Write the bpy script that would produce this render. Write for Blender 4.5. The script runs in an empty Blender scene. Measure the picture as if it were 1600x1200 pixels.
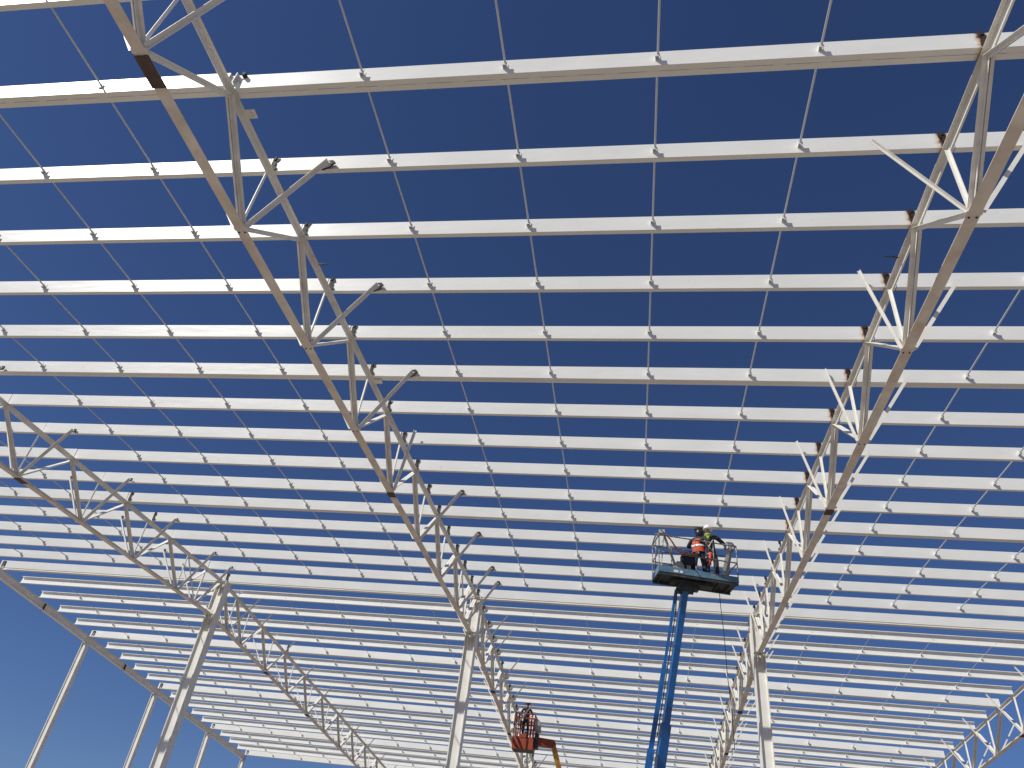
import bpy, math, random
from mathutils import Vector, Matrix
random.seed(7)
C = bpy.context.scene
col = C.collection
# ---------------------------------------------------------------- camera
CZ = 1.6                                   # eye height
S = 1.4                                    # purlin spacing, metres
F_PX, PITCH, YAW, ROLL = 1183.0, 0.6479, -0.2089, 0.1415
fw = Vector((math.sin(YAW)*math.cos(PITCH), math.cos(YAW)*math.cos(PITCH), math.sin(PITCH)))
rt = Vector((math.cos(YAW), -math.sin(YAW), 0)); up = rt.cross(fw)
c_, s_ = math.cos(ROLL), math.sin(ROLL)
R_ = c_*rt + s_*up; U_ = -s_*rt + c_*up
cam = bpy.data.objects.new('camera', bpy.data.cameras.new('camera')); col.objects.link(cam)
M = Matrix((( R_.x, U_.x, -fw.x), (R_.y, U_.y, -fw.y), (R_.z, U_.z, -fw.z))).to_4x4()
M.translation = (0, 0, CZ); cam.matrix_world = M
cam.data.sensor_width = 36; cam.data.lens = 36*F_PX/1600; cam.data.clip_end = 3000
C.camera = cam
# ---------------------------------------------------------------- light
SUN = Vector((-1.1, -0.9, 1.3)).normalized()          # towards the sun
SUN_EL = math.asin(SUN.z); SUN_AZ = math.atan2(SUN.x, SUN.y)
w = bpy.data.worlds.new("World"); C.world = w; w.use_nodes = True
nt = w.node_tree; bg = nt.nodes['Background']
sky = nt.nodes.new('ShaderNodeTexSky'); sky.sky_type = 'NISHITA'; sky.sun_disc = False
sky.sun_elevation = SUN_EL; sky.sun_rotation = SUN_AZ
sky.altitude = 1200; sky.air_density = 1.0; sky.dust_density = 0.8; sky.ozone_density = 3.0
tint = nt.nodes.new('ShaderNodeVectorMath'); tint.operation = 'MULTIPLY'; tint.inputs[1].default_value = (.75, .90, 1.26)
nt.links.new(sky.outputs[0], tint.inputs[0]); nt.links.new(tint.outputs[0], bg.inputs[0]); bg.inputs[1].default_value = 0.058
sl = bpy.data.lights.new('sun', 'SUN'); sl.energy = 4.45; sl.angle = math.radians(0.5); sl.color = (1, 0.968, 0.875)
so = bpy.data.objects.new('sun', sl); col.objects.link(so)
so.rotation_euler = (-SUN).to_track_quat('-Z', 'Y').to_euler()
C.view_settings.view_transform = 'Standard'; C.view_settings.look = 'None'
C.view_settings.exposure = 0.0; C.view_settings.gamma = 1

# ---------------------------------------------------------------- materials
def mat(name, base, rough=0.5, metal=0.0, var=0.06, scale=3.0, bump=0.0, bscale=6.0, dirt=None, dscale=2.0, dlo=.55, dhi=.75, spec=.5):
    m = bpy.data.materials.new(name); m.use_nodes = True
    n = m.node_tree; L = n.links; p = n.nodes['Principled BSDF']
    p.inputs['Roughness'].default_value = rough; p.inputs['Metallic'].default_value = metal
    p.inputs['Specular IOR Level'].default_value = spec
    tc = n.nodes.new('ShaderNodeTexCoord'); oi = n.nodes.new('ShaderNodeObjectInfo')
    add = n.nodes.new('ShaderNodeVectorMath'); add.operation = 'MULTIPLY_ADD'
    L.new(oi.outputs['Location'], add.inputs[0]); add.inputs[1].default_value = (.37, .73, .51); L.new(tc.outputs['Object'], add.inputs[2])
    no = n.nodes.new('ShaderNodeTexNoise'); no.inputs['Scale'].default_value = scale; no.inputs['Detail'].default_value = 6
    L.new(add.outputs[0], no.inputs['Vector'])
    mr = n.nodes.new('ShaderNodeMapRange'); mr.inputs[1].default_value = .3; mr.inputs[2].default_value = .7
    mr.inputs[3].default_value = 1-var; mr.inputs[4].default_value = 1+var*.5
    L.new(no.outputs[0], mr.inputs[0])
    mu = n.nodes.new('ShaderNodeMix'); mu.data_type = 'RGBA'; mu.blend_type = 'MULTIPLY'; mu.inputs[0].default_value = 1
    mu.inputs[6].default_value = (*base, 1); L.new(mr.outputs[0], mu.inputs[7])
    out = mu.outputs[2]
    if dirt:
        n2 = n.nodes.new('ShaderNodeTexNoise'); n2.inputs['Scale'].default_value = dscale; n2.inputs['Detail'].default_value = 8
        n2.inputs['Roughness'].default_value = .65
        L.new(add.outputs[0], n2.inputs['Vector'])
        r2 = n.nodes.new('ShaderNodeMapRange'); r2.inputs[1].default_value = dlo; r2.inputs[2].default_value = dhi
        L.new(n2.outputs[0], r2.inputs[0])
        mx = n.nodes.new('ShaderNodeMix'); mx.data_type = 'RGBA'; L.new(r2.outputs[0], mx.inputs[0])
        L.new(out, mx.inputs[6]); mx.inputs[7].default_value = (*dirt, 1); out = mx.outputs[2]
    L.new(out, p.inputs['Base Color'])
    if bump:
        mp = n.nodes.new('ShaderNodeMapping'); mp.inputs['Scale'].default_value = (.35, 1, 1.6); L.new(add.outputs[0], mp.inputs[0])
        nb = n.nodes.new('ShaderNodeTexNoise'); nb.inputs['Scale'].default_value = bscale; nb.inputs['Detail'].default_value = 3
        L.new(mp.outputs[0], nb.inputs['Vector'])
        b = n.nodes.new('ShaderNodeBump'); b.inputs['Strength'].default_value = bump; b.inputs['Distance'].default_value = .02
        L.new(nb.outputs[0], b.inputs['Height']); L.new(b.outputs[0], p.inputs['Normal'])
    m['out_node'] = 0
    return m
def purlin_paint(name, stain_x=None):
    m = mat(name, (.80, .79, .75), .36, var=.05, scale=1.3, bump=.35, bscale=2.2, dirt=(.55, .50, .43), dscale=5.5, dlo=.66, dhi=.86)
    if stain_x is not None:                # heat-scorched paint round the welded cleat
        n = m.node_tree; L = n.links; p = n.nodes['Principled BSDF']
        src = p.inputs['Base Color'].links[0].from_socket
        tc = n.nodes.new('ShaderNodeTexCoord'); sx = n.nodes.new('ShaderNodeSeparateXYZ'); L.new(tc.outputs['Object'], sx.inputs[0])
        no = n.nodes.new('ShaderNodeTexNoise'); no.inputs['Scale'].default_value = 14; no.inputs['Detail'].default_value = 4
        L.new(tc.outputs['Object'], no.inputs['Vector'])
        d = n.nodes.new('ShaderNodeMath'); d.operation = 'SUBTRACT'; L.new(sx.outputs[0], d.inputs[0]); d.inputs[1].default_value = stain_x
        a = n.nodes.new('ShaderNodeMath'); a.operation = 'ABSOLUTE'; L.new(d.outputs[0], a.inputs[0])
        k = n.nodes.new('ShaderNodeMath'); k.operation = 'MULTIPLY_ADD'; L.new(no.outputs[0], k.inputs[0]); k.inputs[1].default_value = .10; L.new(a.outputs[0], k.inputs[2])
        cr = n.nodes.new('ShaderNodeValToRGB'); e = cr.color_ramp.elements
        e[0].position = .075; e[0].color = (.03, .02, .016, 1); e[1].position = .175; e[1].color = (.8, .79, .75, 0)
        x = e.new(.095); x.color = (.22, .09, .04, 1); x = e.new(.12); x.color = (.60, .42, .28, .7)
        L.new(k.outputs[0], cr.inputs[0])
        mx = n.nodes.new('ShaderNodeMix'); mx.data_type = 'RGBA'; L.new(cr.outputs[1], mx.inputs[0]); L.new(src, mx.inputs[6]); L.new(cr.outputs[0], mx.inputs[7])
        L.new(mx.outputs[2], p.inputs['Base Color'])
    return m
W_ = 7.1394*S                               # bay width (10 m)
PAINT = purlin_paint('white purlin paint')
PAINT_R = purlin_paint('white purlin paint scorched at right end', W_-.13)
TRUSS = mat('cream truss paint', (.76, .73, .67), .5, var=.12, scale=4, dirt=(.54, .45, .37), dscale=2.6, dlo=.56, dhi=.82)
CHORD = mat('dusty bottom chord paint', (.76, .70, .63), .55, var=.16, scale=3, dirt=(.60, .46, .37), dscale=1.7, dlo=.47, dhi=.72)
BRACEM = mat('white brace paint', (.78, .76, .71), .45, var=.08, scale=5, dirt=(.4, .3, .22), dscale=4, dlo=.64, dhi=.85)
COLM = mat('off white column paint', (.78, .76, .71), .5, var=.08, scale=2.5, dirt=(.48, .43, .36), dscale=2.2, dlo=.62, dhi=.85)
RUST = mat('burnt black steel', (.022, .017, .014), .75, var=.4, scale=20, dirt=(.10, .04, .02), dscale=25, dlo=.58, dhi=.75)
BROWN = mat('dark brown splice steel', (.09, .06, .05), .7, var=.3, scale=8, dirt=(.14, .08, .06), dscale=6)
GALV = mat('galvanised steel', (.56, .58, .61), .5, metal=0, var=.05, scale=2)
CLIPM = mat('painted clip', (.74, .74, .72), .5, var=.1, scale=20, dirt=(.3, .26, .22), dscale=18, dlo=.6, dhi=.8)
BLUE = mat('blue boom paint', (.012, .135, .42), .35, var=.15, scale=5, dirt=(.02, .06, .12), dscale=6, dlo=.55, dhi=.75)
DBLUE = mat('dusty blue basket paint', (.10, .21, .32), .5, var=.25, scale=6, dirt=(.22, .25, .26), dscale=7, dlo=.5, dhi=.7)
DARK = mat('dark steel', (.035, .04, .045), .6, var=.3, scale=9, dirt=(.12, .11, .10), dscale=9, dlo=.55, dhi=.75)
RAIL = mat('worn rail paint', (.12, .13, .14), .5, var=.3, scale=14, dirt=(.4, .4, .38), dscale=12, dlo=.5, dhi=.6)
ORANGE = mat('orange lift paint', (.33, .052, .022), .5, var=.35, scale=5, dirt=(.07, .022, .016), dscale=5, dlo=.5, dhi=.7)
YEL = mat('yellow boom paint', (.62, .34, .07), .45, var=.2, scale=5, dirt=(.25, .10, .03), dscale=4, dlo=.45, dhi=.6)
BLACK = mat('black rubber', (.02, .02, .02), .8)
GREYST = mat('bare grey steel', (.42, .42, .40), .5, metal=.2, var=.25, scale=12)
SKIN = mat('skin', (.40, .22, .14), .55, var=.05)
NAVY = mat('navy workwear', (.018, .026, .05), .85, var=.3, scale=12)
DGREY = mat('charcoal workwear', (.03, .034, .042), .85, var=.3, scale=12)
HIVIS = mat('orange vest cloth', (.55, .07, .02), .8, var=.2, scale=10)
LIME = mat('lime scarf cloth', (.30, .42, .09), .8, var=.2, scale=12)
HELM = mat('white helmet plastic', (.80, .80, .80), .25, var=.03)
HELMD = mat('black welding hood', (.02, .02, .025), .4, var=.1)
GLOVE = mat('white work glove', (.72, .70, .66), .8, var=.1, scale=20)
HOSE = mat('orange hose rubber', (.55, .12, .05), .5)
REDH = mat('red strap cloth', (.6, .06, .03), .7)
SAND = mat('sandy ground', (.34, .293, .247), .95, var=.25, scale=.25, dirt=(.30, .255, .21), dscale=.08, dlo=.45, dhi=.65, spec=.1)

# ---------------------------------------------------------------- mesh helpers
class MB:
    def __init__(s): s.v = []; s.f = []
    def prism(s, poly, a, b, upv=(0, 0, 1), cap=True):
        a = Vector(a); b = Vector(b); d = (b-a).normalized(); upv = Vector(upv)
        r = d.cross(upv)
        if r.length < 1e-4: r = d.cross(Vector((1, 0, 0)))
        r.normalize(); u = r.cross(d).normalized(); k = len(s.v); n = len(poly)
        for o in (a, b):
            for x, y in poly: s.v.append(o + r*x + u*y)
        for i in range(n):
            j = (i+1) % n; s.f.append((k+i, k+j, k+n+j, k+n+i))
        if cap: s.f.append(tuple(range(k+n-1, k-1, -1))); s.f.append(tuple(range(k+n, k+2*n)))
        return s
    def box(s, lo, hi):
        x0, y0, z0 = lo; x1, y1, z1 = hi
        return s.prism([(0, 0), (x1-x0, 0), (x1-x0, z1-z0), (0, z1-z0)], (x0, y0, z0), (x0, y1, z0))
    def bar(s, a, b, w, h=None, upv=(0, 0, 1)):
        h = h or w; x, y = w/2, h/2
        return s.prism([(-x, -y), (x, -y), (x, y), (-x, y)], a, b, upv)
    def tube(s, a, b, r, n=8, r2=None):
        a = Vector(a); b = Vector(b)
        if r2 is None: return s.prism([(r*math.cos(2*math.pi*i/n), r*math.sin(2*math.pi*i/n)) for i in range(n)], a, b)
        d = (b-a).normalized(); q = d.cross(Vector((.3, .2, 1))).normalized(); u = q.cross(d); k = len(s.v)
        for o, rr in ((a, r), (b, r2)):
            for i in range(n): t = 2*math.pi*i/n; s.v.append(o+q*rr*math.cos(t)+u*rr*math.sin(t))
        for i in range(n): j = (i+1) % n; s.f.append((k+i, k+j, k+n+j, k+n+i))
        s.f.append(tuple(range(k+n-1, k-1, -1))); s.f.append(tuple(range(k+n, k+2*n))); return s
    def path(s, pts, r, n=7):
        for a, b in zip(pts, pts[1:]): s.tube(a, b, r, n)
        return s
    def poly(s, pts, nrm):                 # closed plate of thickness |nrm|
        k = len(s.v); n = len(pts); nrm = Vector(nrm)
        for p in pts: s.v.append(Vector(p))
        for p in pts: s.v.append(Vector(p)+nrm)
        s.f.append(tuple(range(k+n-1, k-1, -1))); s.f.append(tuple(range(k+n, k+2*n)))
        for i in range(n): j = (i+1) % n; s.f.append((k+i, k+j, k+n+j, k+n+i))
        return s
    def sphere(s, c, r, sc=(1, 1, 1), nu=12, nv=8, half=False):
        c = Vector(c); k = len(s.v); v1 = math.pi/2 if half else math.pi
        for j in range(nv+1):
            t = v1*j/nv
            for i in range(nu):
                a = 2*math.pi*i/nu; s.v.append(c+Vector((r*sc[0]*math.sin(t)*math.cos(a), r*sc[1]*math.sin(t)*math.sin(a), r*sc[2]*math.cos(t))))
        for j in range(nv):
            for i in range(nu):
                i2 = (i+1) % nu; s.f.append((k+j*nu+i, k+(j+1)*nu+i, k+(j+1)*nu+i2, k+j*nu+i2))
        if half: s.f.append(tuple(k+nv*nu+i for i in range(nu)))
        return s
    def mesh(s, name, m, off=(0, 0, 0), smooth=False):
        off = Vector(off); me = bpy.data.meshes.new(name)
        me.from_pydata([tuple(v-off) for v in s.v], [], s.f); me.materials.append(m)
        import bmesh
        bm = bmesh.new(); bm.from_mesh(me); bmesh.ops.recalc_face_normals(bm, faces=bm.faces); bm.to_mesh(me); bm.free()
        if smooth:
            for p in me.polygons: p.use_smooth = True
        me.update(); return me
def link(name, me, parent=None, loc=(0, 0, 0), rot=(0, 0, 0)):
    o = bpy.data.objects.new(name, me); col.objects.link(o); o.parent = parent
    o.location = loc; o.rotation_euler = rot; return o
def tag(o, label, cat, group=None, kind=None):
    if label: o['label'] = label
    if cat: o['category'] = cat
    if group: o['group'] = group
    if kind: o['kind'] = kind
    return o
def empty(name, loc, rot=(0, 0, 0)):
    o = bpy.data.objects.new(name, None); o.empty_display_size = .2; col.objects.link(o); o.location = loc; o.rotation_euler = rot; return o
def part(name, mb, m, root, smooth=False):
    return link(name, mb.mesh(name, m, root.location, smooth), root)
def Cprof(h, f, t=.004, lip=.02):          # x = away from web, y = height ; web at x 0
    H = h/2
    return [(0, -H), (f, -H), (f, -H+lip), (f-t, -H+lip), (f-t, -H+t), (t, -H+t), (t, H-t), (f-t, H-t), (f-t, H-lip), (f, H-lip), (f, H), (0, H)]
def Lprof(a, t=.006, b=None):
    b = b or a
    return [(0, 0), (a, 0), (a, t), (t, t), (t, b), (0, b)]
def mir(p, sx=-1, dx=0): return [(sx*x+dx, y) for x, y in p]
def shift(p, dx, dy=0): return [(x+dx, y+dy) for x, y in p]

# ---------------------------------------------------------------- roof geometry
X0, YR, ZR = -4.1545*S, 18.7995*S, 7.5702*S + CZ
TH, THF = .0543, .0535
LAST = 35
def X(b): return X0 + b*W_
def RP(b, j, dx=0, dn=0):                  # point on the purlin mid-web plane; dn = metres straight up
    d = (j-16)*S; th = TH if d < 0 else THF
    return Vector((X(b)+dx, YR+d*math.cos(th), ZR-abs(d)*math.sin(th)+dn))
PH, PF = .30, .082                         # purlin height and flange
BEAM = {-1: 'left', 0: 'middle', 1: 'right', 2: 'far right'}
BETW = {-2: 'between left edge beam and left truss', -1: 'between left and middle trusses',
        0: 'between middle and right trusses', 1: 'right of the right truss'}
ORD = ['', 'first', 'second', 'third', 'fourth', 'fifth', 'sixth', 'seventh', 'eighth', 'ninth', 'tenth', 'eleventh', 'twelfth',
       'thirteenth', 'fourteenth', 'fifteenth', 'sixteenth', 'seventeenth', 'eighteenth', 'nineteenth', 'twentieth']

# ---------------------------------------------------------------- ground
g = MB(); n = 24; ext = 1500
for i in range(n+1):
    for j in range(n+1):
        x = -ext+2*ext*i/n; y = -ext+2*ext*j/n; g.v.append(Vector((x, y, .0)))
for i in range(n):
    for j in range(n): k = i*(n+1)+j; g.f.append((k, k+n+1, k+n+2, k+1))
tag(link('ground', g.mesh('ground', SAND)), 'pale sandy building site ground below the roof frame', 'ground', kind='structure')

# ---------------------------------------------------------------- purlins
LEN = W_-.012
def purlin_mesh(kind, far, m):
    mb = MB(); a, b = (0, 0, 0), (LEN, 0, 0)
    # prism along +X: r = d x up = -Y, so positive x in the profile runs towards the viewer (-Y)
    if kind == 'box':
        mb.prism([(-x+.056, y) for x, y in Cprof(PH, PF)], a, b)
        mb.prism([(x-(2*PF+.007)+.056, y) for x, y in Cprof(PH, PF)], a, b)
    elif not far: mb.prism([(-x, y) for x, y in Cprof(PH, PF)], a, b)
    else: mb.prism([(x-.03, y) for x, y in Cprof(PH, PF)], a, b)
    return mb.mesh('purlin', m)
pm = {}
def get_pm(kind, far, m):
    k = (kind, far, m.name)
    if k not in pm: pm[k] = purlin_mesh(kind, far, m)
    return pm[k]
weld_me = MB().box((0, -.056+PF-.001, -PH/2-.003), (.16, -.056+PF+.008, -PH/2+.001)).mesh('weld_bead', BRACEM)
for j in range(0, LAST+1):
    far = j > 16
    box = (j % 5 == 1 and j != 16) or j == LAST
    for b in (-2, -1, 0, 1):
        if j == 0 and b != -1: continue
        if b == -2 and j < 7: continue
        if b == 1 and j < 1: continue
        m = PAINT_R if b == 0 and j <= 11 else PAINT
        me = get_pm('box' if box else 'c', far, m)
        o = link('purlin', me, None, RP(b, j, .006), ((-THF if far else TH), 0, 0))
        if j == 16: o.location.y -= .05
        if j < 2 and b == -1: o.location.y -= .045
        o.location.z += random.uniform(-.006, .006); o.location.y += random.uniform(-.01, .01)
        n_ = abs(j-16)
        look = 'white double box purlin' if box else 'white channel purlin'
        if j == 16: lab = 'white purlin at the near side of the ridge ' + BETW[b]
        elif not far: lab = '%s %s purlin before the ridge %s' % (ORD[n_], ('box' if box else 'channel'), BETW[b])
        else: lab = '%s %s purlin beyond the ridge %s' % (ORD[n_], ('box' if box else 'channel'), BETW[b])
        tag(o, 'white ' + lab if not lab.startswith('white') else lab, 'purlin', 'white purlins of the roof frame')
        if box and j <= 6:
            x = .15
            while x < LEN-.5: link('weld_bead', weld_me, o, (x+random.uniform(-.03, .03), 0, 0)); x += .52
rid = get_pm('c', True, PAINT)
for b in (-2, -1, 0, 1):
    o = link('purlin', rid, None, RP(b, 16, .006) + Vector((0, .20, -.012)), (-THF, 0, 0))
    tag(o, 'white purlin at the far side of the ridge ' + BETW[b], 'purlin', 'white purlins of the roof frame')

# ---------------------------------------------------------------- tie rods
rodm = MB().tube((0, 0, 0), (0, S, 0), .015, 8).mesh('rod', GALV, smooth=False)
rodf = MB().tube((0, 0, 0), (0, S, 0), .009, 8).mesh('rod', GALV)
cl = MB()
cl.box((-.032, -.010, -.05), (.032, -.0045, .05))           # leg on the web
cl.box((-.032, -.062, -.05), (-.026, -.012, .05))           # outstanding leg
cl.box((-.034, -.072, -.045), (.030, -.064, .045))          # nut plate
cl.tube((-.004, -.078, -.012), (-.004, -.072, -.012), .008, 6)
clip_near = cl.mesh('clip', CLIPM)
cf = MB()
cf.box((-.034, -.052, -.145), (.034, -.044, .02)); cf.box((-.034, -.1, -.06), (-.028, -.052, .02)); cf.tube((0, -.14, 0), (0, -.105, 0), .02, 6)
clip_far = cf.mesh('clip', CLIPM)
for b in (-2, -1, 0, 1):
    for t in (1, 2, 3, 4):
        bb = b+t/5
        if b == -2: j0, j1 = (8 if t < 3 else 7), 15
        elif b == -1: j0, j1 = {1: 4, 2: 3, 3: 1, 4: 0}[t], 15
        elif b == 0: j0, j1 = 0, (15 if t < 3 else 11)
        else: j0, j1 = {1: 4, 2: 6, 3: 8, 4: 10}[t], 15
        where = '%s, %s bay' % (ORD[t], {-2: 'far left', -1: 'left', 0: 'middle', 1: 'right'}[b])
        st = RP(bb, j0); root = empty('tie_rod', st, (TH, 0, 0))
        tag(root, 'thin grey tie rod line before the ridge, %s from the left in the %s bay' % (ORD[t], {-2: 'leftmost', -1: 'second', 0: 'third', 1: 'rightmost'}[b]), 'tie rod', 'thin tie rods crossing the purlins')
        for j in range(j0, j1+1):
            off = -.056 if j % 5 == 1 else 0
            link('clip', clip_near, root, (0, (j-j0)*S+off, 0), (0, 0, random.uniform(-.05, .05)))
            if j > j0 or j0 == 0: link('rod', rodm, root, (0, (j-1-j0)*S, 0), (random.uniform(-.002, .002), 0, 0))
        if b == 0 and t == 4:       # rod end being fitted by the crew
            pass
        st = RP(bb, 17); root = empty('tie_rod', st, (-THF, 0, 0))
        tag(root, 'thin grey tie rod line beyond the ridge, %s from the left in the %s bay' % (ORD[t], {-2: 'leftmost', -1: 'second', 0: 'third', 1: 'rightmost'}[b]), 'tie rod', 'thin tie rods crossing the purlins')
        for j in range(17, LAST+1):
            bx = (j % 5 == 1 or j == LAST)
            if bx: link('clip', clip_near, root, (0, (j-17)*S-.056, 0))
            elif j > 17: link('clip', clip_far, root, (0, (j-17)*S+.03, 0))
            if j > 17: link('rod', rodf, root, (0, (j-18)*S, 0), (random.uniform(-.002, .002), 0, 0))

# ---------------------------------------------------------------- trusses
DEP = 1.1*S                                 # purlin mid-web to underside of bottom chord
OFFX = {-1: 0.0, 0: .06, 1: -.10, 2: 0.0}
def jag(x0, side, m_w, h):                  # irregular burnt cleat outline in XZ
    pts = []
    n = 9
    for i in range(n+1): pts.append((x0+side*(m_w+random.uniform(-.012, .02)-(.03 if 2 < i < 7 else 0)), -h+2*h*i/n+random.uniform(-.008, .008)))
    for i in range(n, -1, -1): pts.append((x0-side*random.uniform(-.004, .012), -h+2*h*i/n))
    return pts
def truss(b, far):
    ox = OFFX[b]
    def P(j, dx=0, dn=0): return RP(b, j, ox+dx, dn)
    lo, hi = (16, LAST) if far else (-1, 16)
    root = empty('roof_truss', P(16, 0, -.3) + Vector((0, .3 if far else -.3, 0)))
    tag(root, '%s cream steel truss %s' % ({-1: 'left', 0: 'middle', 1: 'right', 2: 'far right'}[b], 'running on beyond the ridge column' if far else 'running from overhead to the ridge column') if b < 2 else 'far right cream steel truss carrying the purlin ends in the lower corner',
        'roof truss', 'steel trusses under the purlins')
    ztop = -PH/2-.004; e = .19
    a = P(lo if not far else 16, 0, ztop); z = P(hi if far else 16, 0, ztop)
    if far: a = a+Vector((0, e, -e*THF))
    else: z = z-Vector((0, e, e*TH))
    t = .008; fw_, st_ = .07, .115
    T = [(-fw_, 0), (fw_, 0), (fw_, -t), (t*.8, -t), (t*.8, -st_), (-t*.8, -st_), (-t*.8, -t), (-fw_, -t)]
    part('top_chord', MB().prism(T, a, z), TRUSS, root)
    bw, bs = .084, .10
    B = [(-bw, 0), (bw, 0), (bw, .01), (t*.8, .01), (t*.8, bs), (-t*.8, bs), (-t*.8, .01), (-bw, .01)]
    a2 = P(lo, 0, -DEP); z2 = P(hi, 0, -DEP)
    if far: a2 = a2+Vector((0, e, -e*THF))
    else: z2 = z2-Vector((0, e, e*TH))
    part('bottom_chord', MB().prism(B, a2, z2), CHORD, root)
    nodes = ([17] + list(range(18, LAST, 2))) if far else (list(range(0, 16, 2)) + [15])
    zc, zb = ztop-.07, -DEP+.06
    for jn in nodes:
        prev = {17: 16.13, 18: 17, 15: 14}.get(jn, jn-1)
        nxt = {17: None, 14: 15, 15: 15.87}.get(jn, jn+1)
        # heavy double-angle diagonal from the top node nearer to the viewer
        dd = MB(); A = P(prev, 0, zc); Z = P(jn, 0, zb)
        if not (jn == 15):
            lp = Lprof(.062)
            dd.prism(shift(lp, .008), A, Z, (0, -1, 0)); dd.prism(mir(lp, -1, -.008), A, Z, (0, -1, 0))
        else:
            dd.prism(Lprof(.05), A, Z, (0, -1, 0))
        part('diagonal', dd, TRUSS, root)
        part('vertical', MB().prism(shift(Lprof(.05 if jn != 15 else .07), .01), P(jn, 0, zc), P(jn, 0, zb), (0, -1, 0)), BRACEM, root)
        if nxt:
            lp = [(x_, -y_) for x_, y_ in Lprof(.058)]
            part('diagonal', MB().prism(shift(lp, .007), P(jn, 0, zb), P(nxt, 0, zc)).prism(mir(lp, -1, -.007), P(jn, 0, zb), P(nxt, 0, zc)), BRACEM, root)
        n0 = P(jn, 0, -DEP+.012); hh = .17
        part('gusset_plate', MB().poly([n0+Vector((-.006, -.16, .0)), n0+Vector((-.006, .16, .0)), n0+Vector((-.006, .09, hh)), n0+Vector((-.006, -.09, hh))], (.004, 0, 0)), TRUSS, root)
        # fly braces to the purlin on both sides
        for sd in (-1, 1):
            A = P(jn, sd*.075, -DEP+.03) + Vector((0, -.02, 0))
            if b == 1 and sd == -1 and (far or jn > 2):
                Z = P(jn, -.48+random.uniform(-.06, .06), -DEP+1.64-(.12 if far else 0)) + Vector((0, -.12, 0))
            elif b == 0 and sd == 1 and jn == 8:
                Z = P(jn, .30, -DEP+1.66) + Vector((0, -.13, 0))
            elif far: Z = P(jn, sd*(.98+random.uniform(-.03, .03)), -.165)
            else: Z = P(jn, sd*.98, -.10) + Vector((0, -.10 if jn % 5 != 1 else -.15, 0))
            br = part('brace', MB().prism([(x_*(1 if sd > 0 else -1), y_*(-1 if b > 0 and sd > 0 else 1)) for x_, y_ in Lprof(.040 if far else .042 if b == 1 and sd < 0 else .06, .005)], A, Z, (0, -1, 0)), BRACEM, root)
            if not far and jn <= 8:
                part('bolt', MB().tube(P(jn, sd*.045, -DEP-.012) + Vector((0, .05, 0)), P(jn, sd*.045, -DEP-.001) + Vector((0, .05, 0)), .013, 6), RUST, root)
            part('brace_lug', MB().box((A.x-.025, A.y-.03, A.z-.03), (A.x+.025, A.y+.04, A.z-.012)), TRUSS, root) if not far else None
            if not far and ((b == 0 and sd == 1 and jn != 8) or (b == -1)):
                q = MB(); c = Vector((Z.x, Z.y+.04, Z.z)); k = sd
                q.poly([c+Vector((k*x_, .0, y_)) for x_, y_ in ((-.15, -.12), (-.08, .0), (-.02, .075), (.05, .085), (.10, .03), (.05, -.03), (.04, -.08), (-.06, -.13))] if b == 0 else
                       [c+Vector((k*x_, .0, y_)) for x_, y_ in ((-.05, -.05), (-.02, .05), (.04, .05), (.05, -.01), (.03, -.05))], (0, .03, 0))
                l = part('end_plate', q, RUST, root); l['label'] = 'burnt black plate at the brace tip'
    # cleats that hold the purlins
    for j in range(max(lo, 1), hi+1):
        if j == 16 and far: continue
        side = {-1: 1, 0: 1, 1: -1, 2: -1}[b]
        black = (b in (0, 1)) or (b == -1 and j in (11, 12, 16, 21))
        if b == 2 or (b == -1 and not black): continue
        if b == 0 and j == 1: continue
        base = RP(b, j); th = -THF if j > 16 else TH
        yo = -.056 if (j % 5 == 1 and j != 16) else (-.05 if j == 16 else 0)
        if far and j % 5 != 1 and j != LAST: yo = -.035
        x0 = {1: .045, -1: -.10}[side] + (0 if b != -1 else .03)
        pts = jag(x0, side, .10 if b != 1 else .066, PH/2-.008)
        q = MB().poly([base+Vector((x_, yo-.016, z_)) for x_, z_ in pts], (0, .011, 0))
        # standing lug above
        q.box((base.x+x0+side*.03-.018, base.y+yo-.03, base.z+.09), (base.x+x0+side*.03+.018, base.y+yo-.012, base.z+.165))
        c = part('cleat', q, RUST, root); c['label'] = 'scorched black purlin cleat'
    if not far and b in (0, 1):
        sd = 1 if b == 0 else -1; q = P(3.5, sd*.06, -.17)
        l = part('lug', MB().poly([q+Vector((0, 0, .0)), q+Vector((sd*.09, 0, .02)), q+Vector((sd*.2, 0, .03)), q+Vector((sd*.09, 0, .045)), q+Vector((0, 0, .05))], (0, .012, 0)), RUST, root)
        l['label'] = 'small black pointed lug'
    if b == 0 and not far:
        for j, m in ((1, TRUSS), (6, TRUSS)):
            q = P(j, .075, -.19) + Vector((0, .34 if j == 1 else .12, 0))
            pl = MB().box((q.x, q.y-.07, q.z), (q.x+.17, q.y+.07, q.z+.012)); pl.tube((q.x+.1, q.y, q.z-.02), (q.x+.1, q.y, q.z), .03, 10)
            part('tab_plate', pl, TRUSS, root)
        q = RP(0, 1)
        br = MB().poly([q+Vector((x_, -.075, z_)) for x_, z_ in ((-.14, .14), (.19, .13), (.2, .06), (.13, .05), (.17, -.05), (.08, -.10), (.02, -.14), (-.04, -.13), (-.08, -.04))], (0, .014, 0))
        br.box((q.x+.1, q.y-.13, q.z-.1), (q.x+.112, q.y-.06, q.z+.13)); br.box((q.x-.1, q.y-.11, q.z-.09), (q.x-.088, q.y-.06, q.z+.12))
        part('cleat', br, TRUSS, root)
        rb = MB().box((q.x+.19, q.y-.13, q.z+.07), (q.x+.235, q.y-.06, q.z+.13)); part('bolt', rb, RUST, root)
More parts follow.
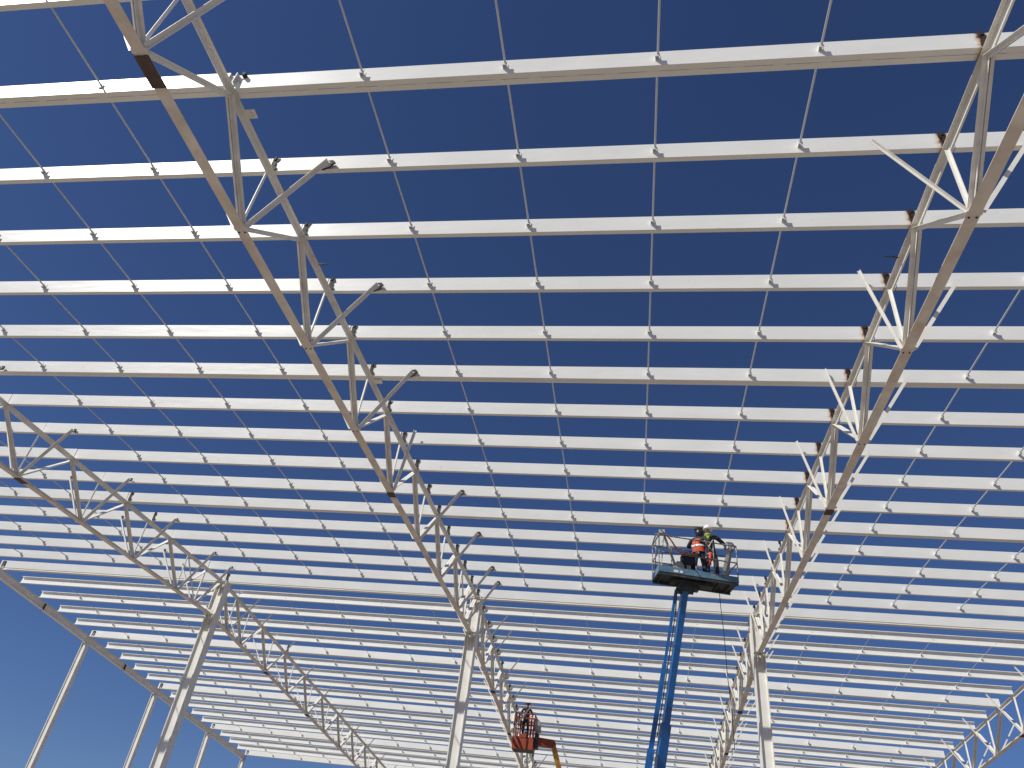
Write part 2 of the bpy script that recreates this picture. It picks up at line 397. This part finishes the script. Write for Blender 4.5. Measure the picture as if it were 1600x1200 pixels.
    for j, l in (((20, .2), (24, .2)) if far else ((0, .30 if b == 0 else .2), (8, .16 if b != -1 else .22))):
        A = P(j+.03, 0, -DEP-.013); Z = P(j+.03+l, 0, -DEP-.013)
        k = part('splice_plate', MB().bar(A, Z, .18, .018), BROWN, root); k['label'] = 'dark brown splice plate under the chord'
    if not far:
        A = P(15.75, 0, -DEP+.05); 
        part('end_plate', MB().box((A.x-.11, A.y+.13, A.z-.12), (A.x+.11, A.y+.15, A.z+.15)), TRUSS, root)
    return root
for b in (-1, 0, 1): truss(b, False)
for b in (-1, 0, 1, 2): truss(b, True)

# ---------------------------------------------------------------- columns
def column(x, y, top, wd, dp, p, lab, group, heads=()):
    root = empty('column', (x, y, 0)); tag(root, lab, 'column', group)
    w2, d2, f = wd/2, dp/2, .03
    prof = [(-w2, -d2), (-w2+f, -d2), (-w2+f, -d2+p), (w2-f, -d2+p), (w2-f, -d2), (w2, -d2), (w2, d2), (w2-f, d2), (w2-f, d2-p), (-w2+f, d2-p), (-w2+f, d2), (-w2, d2)]
    prof = [(a_, -b_) for a_, b_ in prof]
    part('shaft', MB().prism(prof, (x, y, 0), (x, y, top), (0, -1, 0)), COLM, root)
    part('base_plate', MB().box((x-wd*.8, y-dp*.8, .002), (x+wd*.8, y+dp*.8, .04)), GREYST, root)
    for zt in heads:
        q = MB(); h = .42
        for k in (-1, 1):
            q.poly([(x+k*.045, y-d2-.16, zt), (x+k*.045, y-d2-.16, zt-.08), (x+k*.045, y-d2+.05, zt-h), (x+k*.045, y-d2+.05, zt)], (.012*k, 0, 0))
        q.box((x-w2, y-d2-.18, zt), (x+w2, y-d2+.0, zt+.018))
        part('bracket', q, TRUSS, root)
    part('cap_plate', MB().box((x-w2-.01, y-d2-.01, top+.001), (x+w2+.01, y+d2+.01, top+.016)), TRUSS, root)
    return root
for b in (-1, 0, 1):
    p = RP(b, 16, OFFX[b])
    column(p.x, p.y+.06, p.z-.175, .38, .40, .075, '%s tall off-white ridge column under the %s truss' % ({-1: 'left', 0: 'middle', 1: 'right'}[b], BEAM[b]),
           'tall ridge columns', heads=(p.z-.30, p.z-DEP-.02))
# left edge beam and its columns
EX = -.04
cuts = [(15.2, 18.4), (18.4, 23.5), (23.5, 28.5), (28.5, 35.15)]
for i, (a, z) in enumerate(cuts):
    segs = [(a, z)]
    A = RP(-2, a+.01, EX, -PH/2-.004); Z = RP(-2, z-.01, EX, -PH/2-.004)
    if a < 16 < z: A = RP(-2, 16, EX, -PH/2-.004)
    root = empty('edge_beam', A)
    tag(root, '%s length of the grey steel edge beam along the left roof side' % ['nearest', 'second', 'third', 'farthest'][i], 'beam', 'lengths of the left edge beam')
    I = [(-.085, 0), (.085, 0), (.085, -.012), (.006, -.012), (.006, -.288), (.085, -.288), (.085, -.30), (-.085, -.30), (-.085, -.288), (-.006, -.288), (-.006, -.012), (-.085, -.012)]
    part('beam', MB().prism(I, A, Z), COLM, root)
    s = MB(); s.prism([(-.095, -.02), (.095, -.02), (.095, -.31), (-.095, -.31)], Z-Vector((0, .02, 0)), Z)
    part('splice_plate', s, BROWN if i < 3 else COLM, root)
for j in (16, 21, 26, 31, 35):
    q = RP(-2, j); yo = -.056 if j != 16 else -.05
    br = MB()
    for x_, z0, z1, w_ in ((.10, -.12, .12, .028), (.19, -.10, .12, .04)): br.box((q.x+x_, q.y+yo-.022, q.z+z0), (q.x+x_+w_, q.y+yo-.008, q.z+z1))
    br.box((q.x+.10, q.y+yo-.024, q.z+.09), (q.x+.23, q.y+yo-.006, q.z+.125))
    beams = [o for o in col.objects if o.name.startswith('edge_beam')]
    bm_ = beams[0 if j == 16 else 1 if j == 21 else 2 if j == 26 else 3]
    k = part('bracket', br, RUST, bm_); k['label'] = 'burnt black bracket holding the box purlin'
    if j == 16: continue
    lab = {21: 'nearest slim white column under the left edge beam', 26: 'second slim white column under the left edge beam',
           31: 'third slim white column under the left edge beam', 35: 'farthest slim white column at the end of the left edge beam'}[j]
    c = column(q.x+EX, q.y, q.z-PH/2-.345, .25, .26, .04, lab, 'slim columns along the left edge')
    s = MB(); s.box((q.x+EX-.10, q.y-.125, q.z-PH/2-.50), (q.x+EX-.075, q.y-.105, q.z-PH/2-.35)); part('bracket', s, RUST, c)

# ---------------------------------------------------------------- people
def person(name_label, loc, rz, joints, radii, mats, cls, kids):
    """joints: name -> (pos), edges by parent ; skin modifier baked to one mesh"""
    names = list(joints); idx = {n: i for i, n in enumerate(names)}
    vs = [joints[n][1] for n in names]; ed = [(idx[joints[n][0]], idx[n]) for n in names if joints[n][0]]
    me = bpy.data.meshes.new('person'); me.from_pydata(vs, ed, [])
    o = bpy.data.objects.new('tmp', me); col.objects.link(o)
    sk = o.modifiers.new('s', 'SKIN'); sk.branch_smoothing = .6; ss = o.modifiers.new('u', 'SUBSURF'); ss.levels = 1; ss.render_levels = 1
    for i, n in enumerate(names):
        r = radii[n]; me.skin_vertices[0].data[i].radius = r if isinstance(r, tuple) else (r, r)
        me.skin_vertices[0].data[i].use_root = (i == 0)
    dg = bpy.context.evaluated_depsgraph_get(); dg.update()
    out = bpy.data.meshes.new_from_object(o.evaluated_get(dg)); bpy.data.objects.remove(o)
    out.materials.clear()
    for m in mats: out.materials.append(m)
    for p in out.polygons: p.use_smooth = True; p.material_index = cls(p.center)
    r = link('person', out, None, loc, (0, 0, rz)); tag(r, name_label, 'person')
    for nm, mb, m in kids: link(nm, mb.mesh(nm, m, smooth=True), r)
    return r
def fingers(J, Rr, hand, side, base, d):
    """five finger chains from the palm joint `hand` towards direction d, curled"""
    d = Vector(d).normalized(); sd = d.cross(Vector((0, 0, 1)))
    if sd.length < .1: sd = Vector((1, 0, 0))
    sd.normalize(); cu = sd.cross(d)
    for i, (o, ln) in enumerate(((-.027, .062), (-.009, .072), (.009, .068), (.026, .054))):
        k = Vector(base)+sd*o+d*.05; a = k+d*ln*.5+cu*.008; z = a+d*ln*.35+cu*.03
        J['f%s%d' % (side, i)] = (hand, tuple(k)); J['g%s%d' % (side, i)] = ('f%s%d' % (side, i), tuple(a)); J['h%s%d' % (side, i)] = ('g%s%d' % (side, i), tuple(z))
        Rr['f%s%d' % (side, i)] = .011; Rr['g%s%d' % (side, i)] = .0095; Rr['h%s%d' % (side, i)] = .008
    k = Vector(base)+sd*.04+d*.01; z = k+sd*.025+d*.035+cu*.015
    J['t%s' % side] = (hand, tuple(k)); J['u%s' % side] = ('t%s' % side, tuple(z)); Rr['t%s' % side] = .012; Rr['u%s' % side] = .009
def body(lean, arms, legs, head_fw, hz=1.0):
    """standing figure facing -Y ; lean = forward (-Y) shift of the chest"""
    J = {'pelvis': (None, (0, 0, .90*hz)), 'waist': ('pelvis', (0, -lean*.3, 1.04*hz)), 'chest': ('waist', (0, -lean*.75, 1.25*hz)),
         'neckb': ('chest', (0, -lean, 1.40*hz)), 'neck': ('neckb', (0, -lean-head_fw*.3, 1.46*hz)),
         'head': ('neck', (0, -lean-head_fw*.8, 1.545*hz)), 'crown': ('head', (0, -lean-head_fw, 1.64*hz)), 'nose': ('head', (0, -lean-head_fw-.105, 1.545*hz))}
    Rr = {'pelvis': (.165, .115), 'waist': (.145, .11), 'chest': (.175, .12), 'neckb': (.10, .085), 'neck': .058, 'head': (.082, .098), 'crown': (.07, .085), 'nose': .016}
    for s, k in (('L', 1), ('R', -1)):
        el, ha = arms[s]
        sh = (k*.19, -lean*.95, 1.37*hz)
        J['sh'+s] = ('neckb', sh); J['el'+s] = ('sh'+s, el); J['wr'+s] = ('el'+s, ha)
        d = (Vector(ha)-Vector(el)).normalized(); pm_ = tuple(Vector(ha)+d*.055)
        J['ha'+s] = ('wr'+s, pm_); Rr['sh'+s] = .068; Rr['el'+s] = .047; Rr['wr'+s] = .033; Rr['ha'+s] = (.04, .022)
        fingers(J, Rr, 'ha'+s, s, pm_, d)
        kn, an = legs[s]
        J['hp'+s] = ('pelvis', (k*.095, 0, .86*hz)); J['kn'+s] = ('hp'+s, kn); J['an'+s] = ('kn'+s, an)
        J['toe'+s] = ('an'+s, (an[0]+k*.02, an[1]-.16, .045)); J['hl'+s] = ('an'+s, (an[0], an[1]+.05, .045))
        Rr['hp'+s] = .098; Rr['kn'+s] = .066; Rr['an'+s] = .047; Rr['toe'+s] = .045; Rr['hl'+s] = .045
    return J, Rr
# ---------------------------------------------------------------- blue lift
PZ = 8.4
N1 = Vector((.5823, 18.638, PZ)); N2 = Vector((2.6089, 19.119, PZ)); F1 = Vector((.3677, 19.269, PZ))
ex = (N2-N1).normalized(); PL = (N2-N1).length; ey = Vector((-ex.y, ex.x, 0)); PWd = .67
rzb = math.atan2(ex.y, ex.x)
o0 = Vector((N1.x, N1.y, PZ+CZ))
def Q(a, b_, z): return o0 + ex*a + ey*b_ + Vector((0, 0, z))
lift = empty('boom_lift', Q(PL*.38, .3, -PZ-CZ)); tag(lift, 'blue boom lift with straight blue boom raising a railed basket of two workers', 'boom lift')
bk = MB()
def obox(mb, a0, b0, z0, a1, b1, z1):
    k = len(mb.v)
    for z in (z0, z1):
        for a, b_ in ((a0, b0), (a1, b0), (a1, b1), (a0, b1)): mb.v.append(Q(a, b_, z))
    mb.f += [(k, k+3, k+2, k+1), (k+4, k+5, k+6, k+7)] + [(k+i, k+(i+1) % 4, k+4+(i+1) % 4, k+4+i) for i in range(4)]
    return mb
fl = obox(MB(), 0, 0, 0, PL, PWd, .03)
for i in range(7): obox(fl, .1+i*.3, .02, -.05, .13+i*.3, PWd-.02, 0)
obox(fl, .0, .0, -.07, PL, .05, -.001); obox(fl, .0, PWd-.05, -.07, PL, PWd, -.001); obox(fl, .4, .2, -.13, 1.5, .45, -.051)
part('floor', fl, DARK, lift)
for i in range(4):
    tb = MB()
    if i == 0: obox(tb, 0, -.012, .0, PL, -.001, .16)
    if i == 1: obox(tb, 0, PWd+.001, .0, PL, PWd+.012, .16)
    if i == 2: obox(tb, -.013, -.012, .0, -.002, PWd+.012, .17)
    if i == 3: obox(tb, PL+.002, -.012, .0, PL+.013, PWd+.012, .17)
    part('toe_board', tb, DBLUE, lift)
H = 1.03
for nm, z_ in (('top_rail', H), ('middle_rail', .55)):
    r = MB(); r.path([Q(0, 0, z_), Q(PL, 0, z_), Q(PL, PWd, z_), Q(0, PWd, z_), Q(0, 0, z_)], .018, 6); part(nm, r, RAIL, lift)
for a, b_ in ((0, 0), (PL*.47, 0), (PL*.70, 0), (PL, 0), (0, PWd), (PL*.25, PWd), (PL*.75, PWd), (PL, PWd)):
    part('rail_post', MB().tube(Q(a, b_, .03), Q(a, b_, H), .016, 6), RAIL, lift)
gt = MB(); gt.path([Q(0, 0, H+.02), Q(.0, PWd*.5, H+.18), Q(0, PWd, H+.02)], .018, 6)
gt.path([Q(0, 0, .55), Q(0, PWd, H)], .012, 5); gt.path([Q(0, PWd*.5, H+.16), Q(0, PWd*.55, .17)], .014, 5)
part('gate', gt, RAIL, lift)
ctl = obox(MB(), .66, .06, .34, 1.02, .34, .64); obox(ctl, .70, .1, .17, .76, .16, .34); obox(ctl, .94, .1, .17, .99, .16, .34); obox(ctl, .72, .10, .64, .80, .16, .70); obox(ctl, .84, .10, .64, .88, .14, .73)
part('control_box', ctl, NAVY, lift)
dc = obox(MB(), .38, -.018, .03, .50, -.0135, .09); obox(dc, .54, -.018, .03, .62, -.0135, .09)
part('sticker', dc, HELM, lift)
# boom: from under the basket to the turret on the ground
def ray(u, v):
    d = R_*((u-800)/F_PX) - U_*((v-600)/F_PX) + fw; return d.normalized()
def at(u, v, y): r = ray(u, v); r = r*(y/r.y); return Vector((r.x, r.y, r.z+CZ))
TP = Q(.79, .42, -.22)
BP = at(991, 1480, TP.y+2.2)
bd = (BP-TP)
def bp(t, dx=0, dy=0): return TP+bd*t+Vector((dx, dy, 0))
part('inner_boom', MB().bar(bp(.0), bp(.44), .15, .22, (.25, -1, 0)), BLUE, lift)
part('outer_boom', MB().bar(bp(.41), bp(1.0), .215, .28, (.25, -1, 0)), BLUE, lift)
part('leveling_arm', MB().bar(bp(.0, -.22, .05), bp(.25, -.235, .05), .075, .12, (0, -1, 0)).bar(bp(.235, -.235, .05), bp(.50, -.27, .05), .12, .16, (0, -1, 0)).bar(bp(.49, -.26, -.2), bp(1.0, -.29, -.2), .17, .24, (0, -1, 0)), BLUE, lift)
hd = MB(); obox(hd, .60, .22, -.30, .92, .56, -.135); hd.tube(Q(.55, .4, -.27), Q(1.0, .4, -.27), .06, 10); obox(hd, .92, .28, -.22, 1.14, .5, -.14)
part('boom_head', hd, DARK, lift)
hs = MB().path([Q(.52, .2, -.3), bp(.08, -.15, -.12), bp(.3, -.155, -.12), bp(.45, -.16, -.12)], .014, 6); part('hose', hs, BLACK, lift)
tr = MB(); tr.box((BP.x-.9, BP.y-1.3, 1.0), (BP.x+.9, BP.y+1.6, 2.1)); part('turret', tr, BLUE, lift)
ch = MB(); ch.box((BP.x-1.0, BP.y-1.7, .45), (BP.x+1.0, BP.y+1.7, .98)); part('chassis', ch, DARK, lift)
for sx in (-1, 1):
    for sy in (-1, 1):
        wh = part('wheel', MB().tube((BP.x+sx*1.01, BP.y+sy*1.2, .45), (BP.x+sx*1.32, BP.y+sy*1.2, .45), .45, 20), BLACK, lift)
# things in the basket
st_ = MB()
for k in range(4): a = Q(1.66+.06*k, .14+.1*k, .05); z = Q(1.93+.05*k, .06+.11*k, 1.13+.03*k); st_.prism(Lprof(.075, .006), a, z, ex)
st_.path([Q(1.84, .06, 1.13), Q(2.02, .1, 1.16), Q(2.16, .3, 1.15)], .028, 6)
tag(link('steel_angles', st_.mesh('steel_angles', GREYST)), 'grey steel angles leaning upright in the right end of the blue basket', 'steel bars')
fr = MB(); fr.path([Q(.08, .1, .1), Q(.16, .12, 1.2)], .014, 5); fr.prism(Lprof(.05), Q(.5, .1, .1), Q(.16, .2, 1.18), ex); fr.box(tuple(Q(.02, .1, 1.14)), tuple(Q(.02, .1, 1.14)+Vector((.16, .12, .1))))
tag(link('grinder_stand', fr.mesh('grinder_stand', GREYST)), 'grey metal stand at the left end of the blue basket', 'stand')
hp = [Q(.22, .1, 1.1), Q(.32, .02, .95), Q(.42, -.02, .75), Q(.55, .0, .62), Q(.75, -.03, .57), Q(.95, -.02, .60), Q(1.05, .04, .70)]
tag(link('air_hose', MB().path(hp, .022, 7).mesh('air_hose', HOSE, smooth=True)), 'orange hose drooping over the rail of the blue basket', 'hose')
wm = MB(); obox(wm, .5, .12, .04, .88, .5, .4); obox(wm, .54, .2, .4, .84, .42, .45)
tag(link('welding_machine', wm.mesh('welding_machine', GREYST)), 'boxy grey welding machine on the blue basket floor', 'machine')
rp = [Q(PL*.80, .3, -.05)]
for i in range(1, 15): rp.append(Q(PL*.80+.012*i, .3+.02*math.sin(i), -.05-.28*i))
tag(link('hanging_cable', MB().path(rp, .009, 5).mesh('hanging_cable', BLACK)), 'thin black cable hanging below the blue basket', 'cable')

HZ = .93
J, Rr = body(.10, {'L': ((.34, -.18, 1.12), (.20, -.40, 1.22)), 'R': ((-.34, -.02, 1.08), (-.26, -.26, .98))},
             {'L': ((.13, -.05, .44), (.13, .0, .09)), 'R': ((-.13, -.05, .44), (-.15, .02, .09))}, .07, HZ)
def cls1(c):
    if c.z < .13: return 2
    if c.z > 1.40*HZ: return 0
    if c.z < .92*HZ: return 1
    return 1
vest = MB()
prof = [(.90, .172, .13), (1.02, .168, .135), (1.16, .185, .14), (1.27, .19, .14), (1.36, .15, .11)]
def vestm(lean, prof, hz, nu=18, gap=False):
    mb = MB()
    for z, rx, ry in prof:
        for i in range(nu):
            a = 2*math.pi*i/nu; t = (z-.9)/.5; mb.v.append(Vector((rx*math.cos(a), ry*math.sin(a)-lean*t, z*hz)))
    for j in range(len(prof)-1):
        for i in range(nu): i2 = (i+1) % nu; mb.f.append((j*nu+i, j*nu+i2, (j+1)*nu+i2, (j+1)*nu+i))
    return mb
v1 = vestm(.10, prof, HZ)
stripe = vestm(.10, [(1.08, .190, .148), (1.13, .195, .152)], HZ)
hood = MB().sphere((0, -.165, 1.60*HZ), .125, (1, 1.05, 1.15), 14, 10)
mask = MB(); mask.box((-.11, -.32, 1.46*HZ), (.11, -.25, 1.76*HZ)); mask.box((-.115, -.25, 1.58*HZ), (.115, -.12, 1.75*HZ))
person('worker in orange vest and black welding hood standing in the blue basket', Q(1.17, .33, .0), rzb+2.6, J, Rr, [HELMD, NAVY, BLACK], cls1,
       [('vest', v1, HIVIS), ('reflective_band', stripe, HELM), ('welding_hood', hood, HELMD), ('visor', mask, HELMD)])
HZ = .885
J, Rr = body(.24, {'L': ((.36, .02, 1.10), (.40, -.16, .92)), 'R': ((-.33, -.05, 1.05), (-.30, -.24, .84))},
             {'L': ((.13, -.07, .44), (.15, .0, .09)), 'R': ((-.12, -.04, .44), (-.13, .03, .09))}, .09, HZ)
def cls2(c):
    if c.z < .13: return 2
    if c.z > 1.455*HZ: return 0
    if c.z < .92*HZ and abs(c.x) > .2: return 3
    return 1
hel = MB().sphere((0, -.325, 1.60*HZ), .122, (1, 1.15, 1.12), 16, 7, half=True)
hel.tube((0, -.35, 1.585*HZ), (0, -.35, 1.597*HZ), .13, 18)
sc = MB().sphere((0, -.27, 1.44*HZ), .10, (1.15, 1.15, .65), 14, 8).poly([(-.05, -.36, 1.42*HZ), (.05, -.36, 1.42*HZ), (.03, -.33, 1.28*HZ), (-.02, -.33, 1.26*HZ)], (0, .02, 0))
hn = MB().path([(-.15, -.22, 1.38*HZ), (-.05, -.30, 1.15*HZ), (.08, -.19, .93*HZ)], .018, 6).path([(.15, -.22, 1.38*HZ), (.05, -.30, 1.15*HZ), (-.08, -.19, .93*HZ)], .018, 6).path([(-.16, -.02, .93*HZ), (0, -.17, .93*HZ), (.16, -.02, .93*HZ), (0, .14, .93*HZ), (-.16, -.02, .93*HZ)], .02, 6)
strap = MB().poly([(-.03, -.20, .92*HZ), (.04, -.20, .92*HZ), (.02, -.19, .45), (-.04, -.19, .45)], (0, -.012, 0))
person('worker in white hard hat with lime scarf standing in the blue basket', Q(1.50, .26, -.03), rzb-.55, J, Rr, [SKIN, DGREY, BLACK, GLOVE], cls2,
       [('hard_hat', hel, HELM), ('scarf', sc, LIME), ('harness', hn, GREYST), ('strap', strap, REDH)])

# ---------------------------------------------------------------- orange lift
YO = 38.2
bl = at(799, 1169, YO); br_ = at(832, 1170, YO); zt = at(818, 1151, YO).z; zr = at(818, 1115, YO).z
px = (br_.x-bl.x); x0, x1, z0 = bl.x+.02, br_.x, bl.z
ol = empty('boom_lift', (x1+2.0, YO+.5, 0)); tag(ol, 'orange boom lift with a small basket and bent arm behind the middle truss', 'boom lift')
D2 = .75
o = MB(); o.box((x0, YO, z0), (x1, YO+D2, z0+.06)); part('floor', o, DARK, ol)
o = MB(); o.box((x0, YO-.03, z0), (x1, YO-.001, zt)); o.box((x0+.35, YO-.05, z0+.5), (x1-.3, YO-.031, zt+.12)); part('front_panel', o, ORANGE, ol)
o = MB(); o.box((x0-.02, YO, z0), (x0-.001, YO+D2, zt)); part('side_panel', o, ORANGE, ol)
o = MB(); o.box((x1+.001, YO, z0), (x1+.02, YO+D2, zt)); part('side_panel', o, ORANGE, ol)
r = MB()
for z_ in (zr, (zr+zt)/2, zr*.8+zt*.2): r.path([(x0, YO, z_), (x1, YO, z_), (x1, YO+D2, z_), (x0, YO+D2, z_), (x0, YO, z_)], .028, 6)
part('rail', r, ORANGE, ol)
for a in (x0, x0+px*.2, x0+px*.33, x0+px*.7, x0+px*.84, x1):
    for y_ in (YO, YO+D2): part('rail_post', MB().tube((a, y_, zt), (a, y_, zr), .026, 6), ORANGE, ol)
sh = MB(); sh.poly([(x1-.02, YO+.05, zr-.05), (x1+.24, YO+.1, zr-.25), (x1+.28, YO+.1, zr-.65), (x1+.02, YO+.05, zr-.7)], (0, .5, 0)); part('control_box', sh, GREYST, ol)
o = MB(); o.box((x1+.03, YO+.15, z0+.15), (x1+.2, YO+.6, zt+.25)); part('boom_head', o, DARK, ol)
E1 = at(834, 1158, YO+.3); E2 = at(864, 1163, YO+.6); E3 = at(882, 1235, YO+1.2)
part('jib', MB().bar(E1, E2, .30, .34), ORANGE, ol)
part('boom_joint', MB().tube(E2-Vector((0, .2, 0)), E2+Vector((0, .2, 0)), .14, 12), ORANGE, ol)
bt = Vector((E2.x+3.2, YO+3.5, 1.6)); d_ = (E3-E2)
part('boom', MB().bar(E2, E3, .24, .26, (0, -1, 0)), YEL, ol)
part('lower_boom', MB().bar(E3, bt, .34, .36, (0, -1, 0)), YEL, ol)
o = MB(); o.box((bt.x-1.0, bt.y-1.3, .95), (bt.x+1.0, bt.y+1.5, 2.0)); part('turret', o, ORANGE, ol)
o = MB(); o.box((bt.x-1.1, bt.y-1.6, .4), (bt.x+1.1, bt.y+1.6, .93)); part('chassis', o, DARK, ol)
for sx in (-1, 1):
    for sy in (-1, 1): part('wheel', MB().tube((bt.x+sx*1.11, bt.y+sy*1.1, .45), (bt.x+sx*1.4, bt.y+sy*1.1, .45), .45, 18), BLACK, ol)
J, Rr = body(.06, {'L': ((.30, -.06, 1.14), (.22, -.26, 1.05)), 'R': ((-.32, -.05, 1.12), (-.24, -.25, 1.0))},
             {'L': ((.12, -.04, .46), (.12, .0, .09)), 'R': ((-.12, -.04, .46), (-.12, .0, .09))}, .03, 1.0)
h3 = MB().sphere((0, -.1, 1.63), .13, (1, 1.1, 1.0), 14, 7, half=True); h3.tube((0, -.11, 1.61), (0, -.11, 1.622), .15, 16)
v3 = vestm(.06, [(.95, .20, .15), (1.1, .2, .15), (1.3, .2, .15)], 1.0)
person('worker in dark clothes and dark helmet standing in the orange basket', (x0+px*.5, YO+.38, z0+.06+.42), .4, J, Rr, [SKIN, DGREY, BLACK], lambda c: 2 if c.z < .13 else (0 if c.z > 1.47 else 1),
       [('helmet', h3, HELMD)])
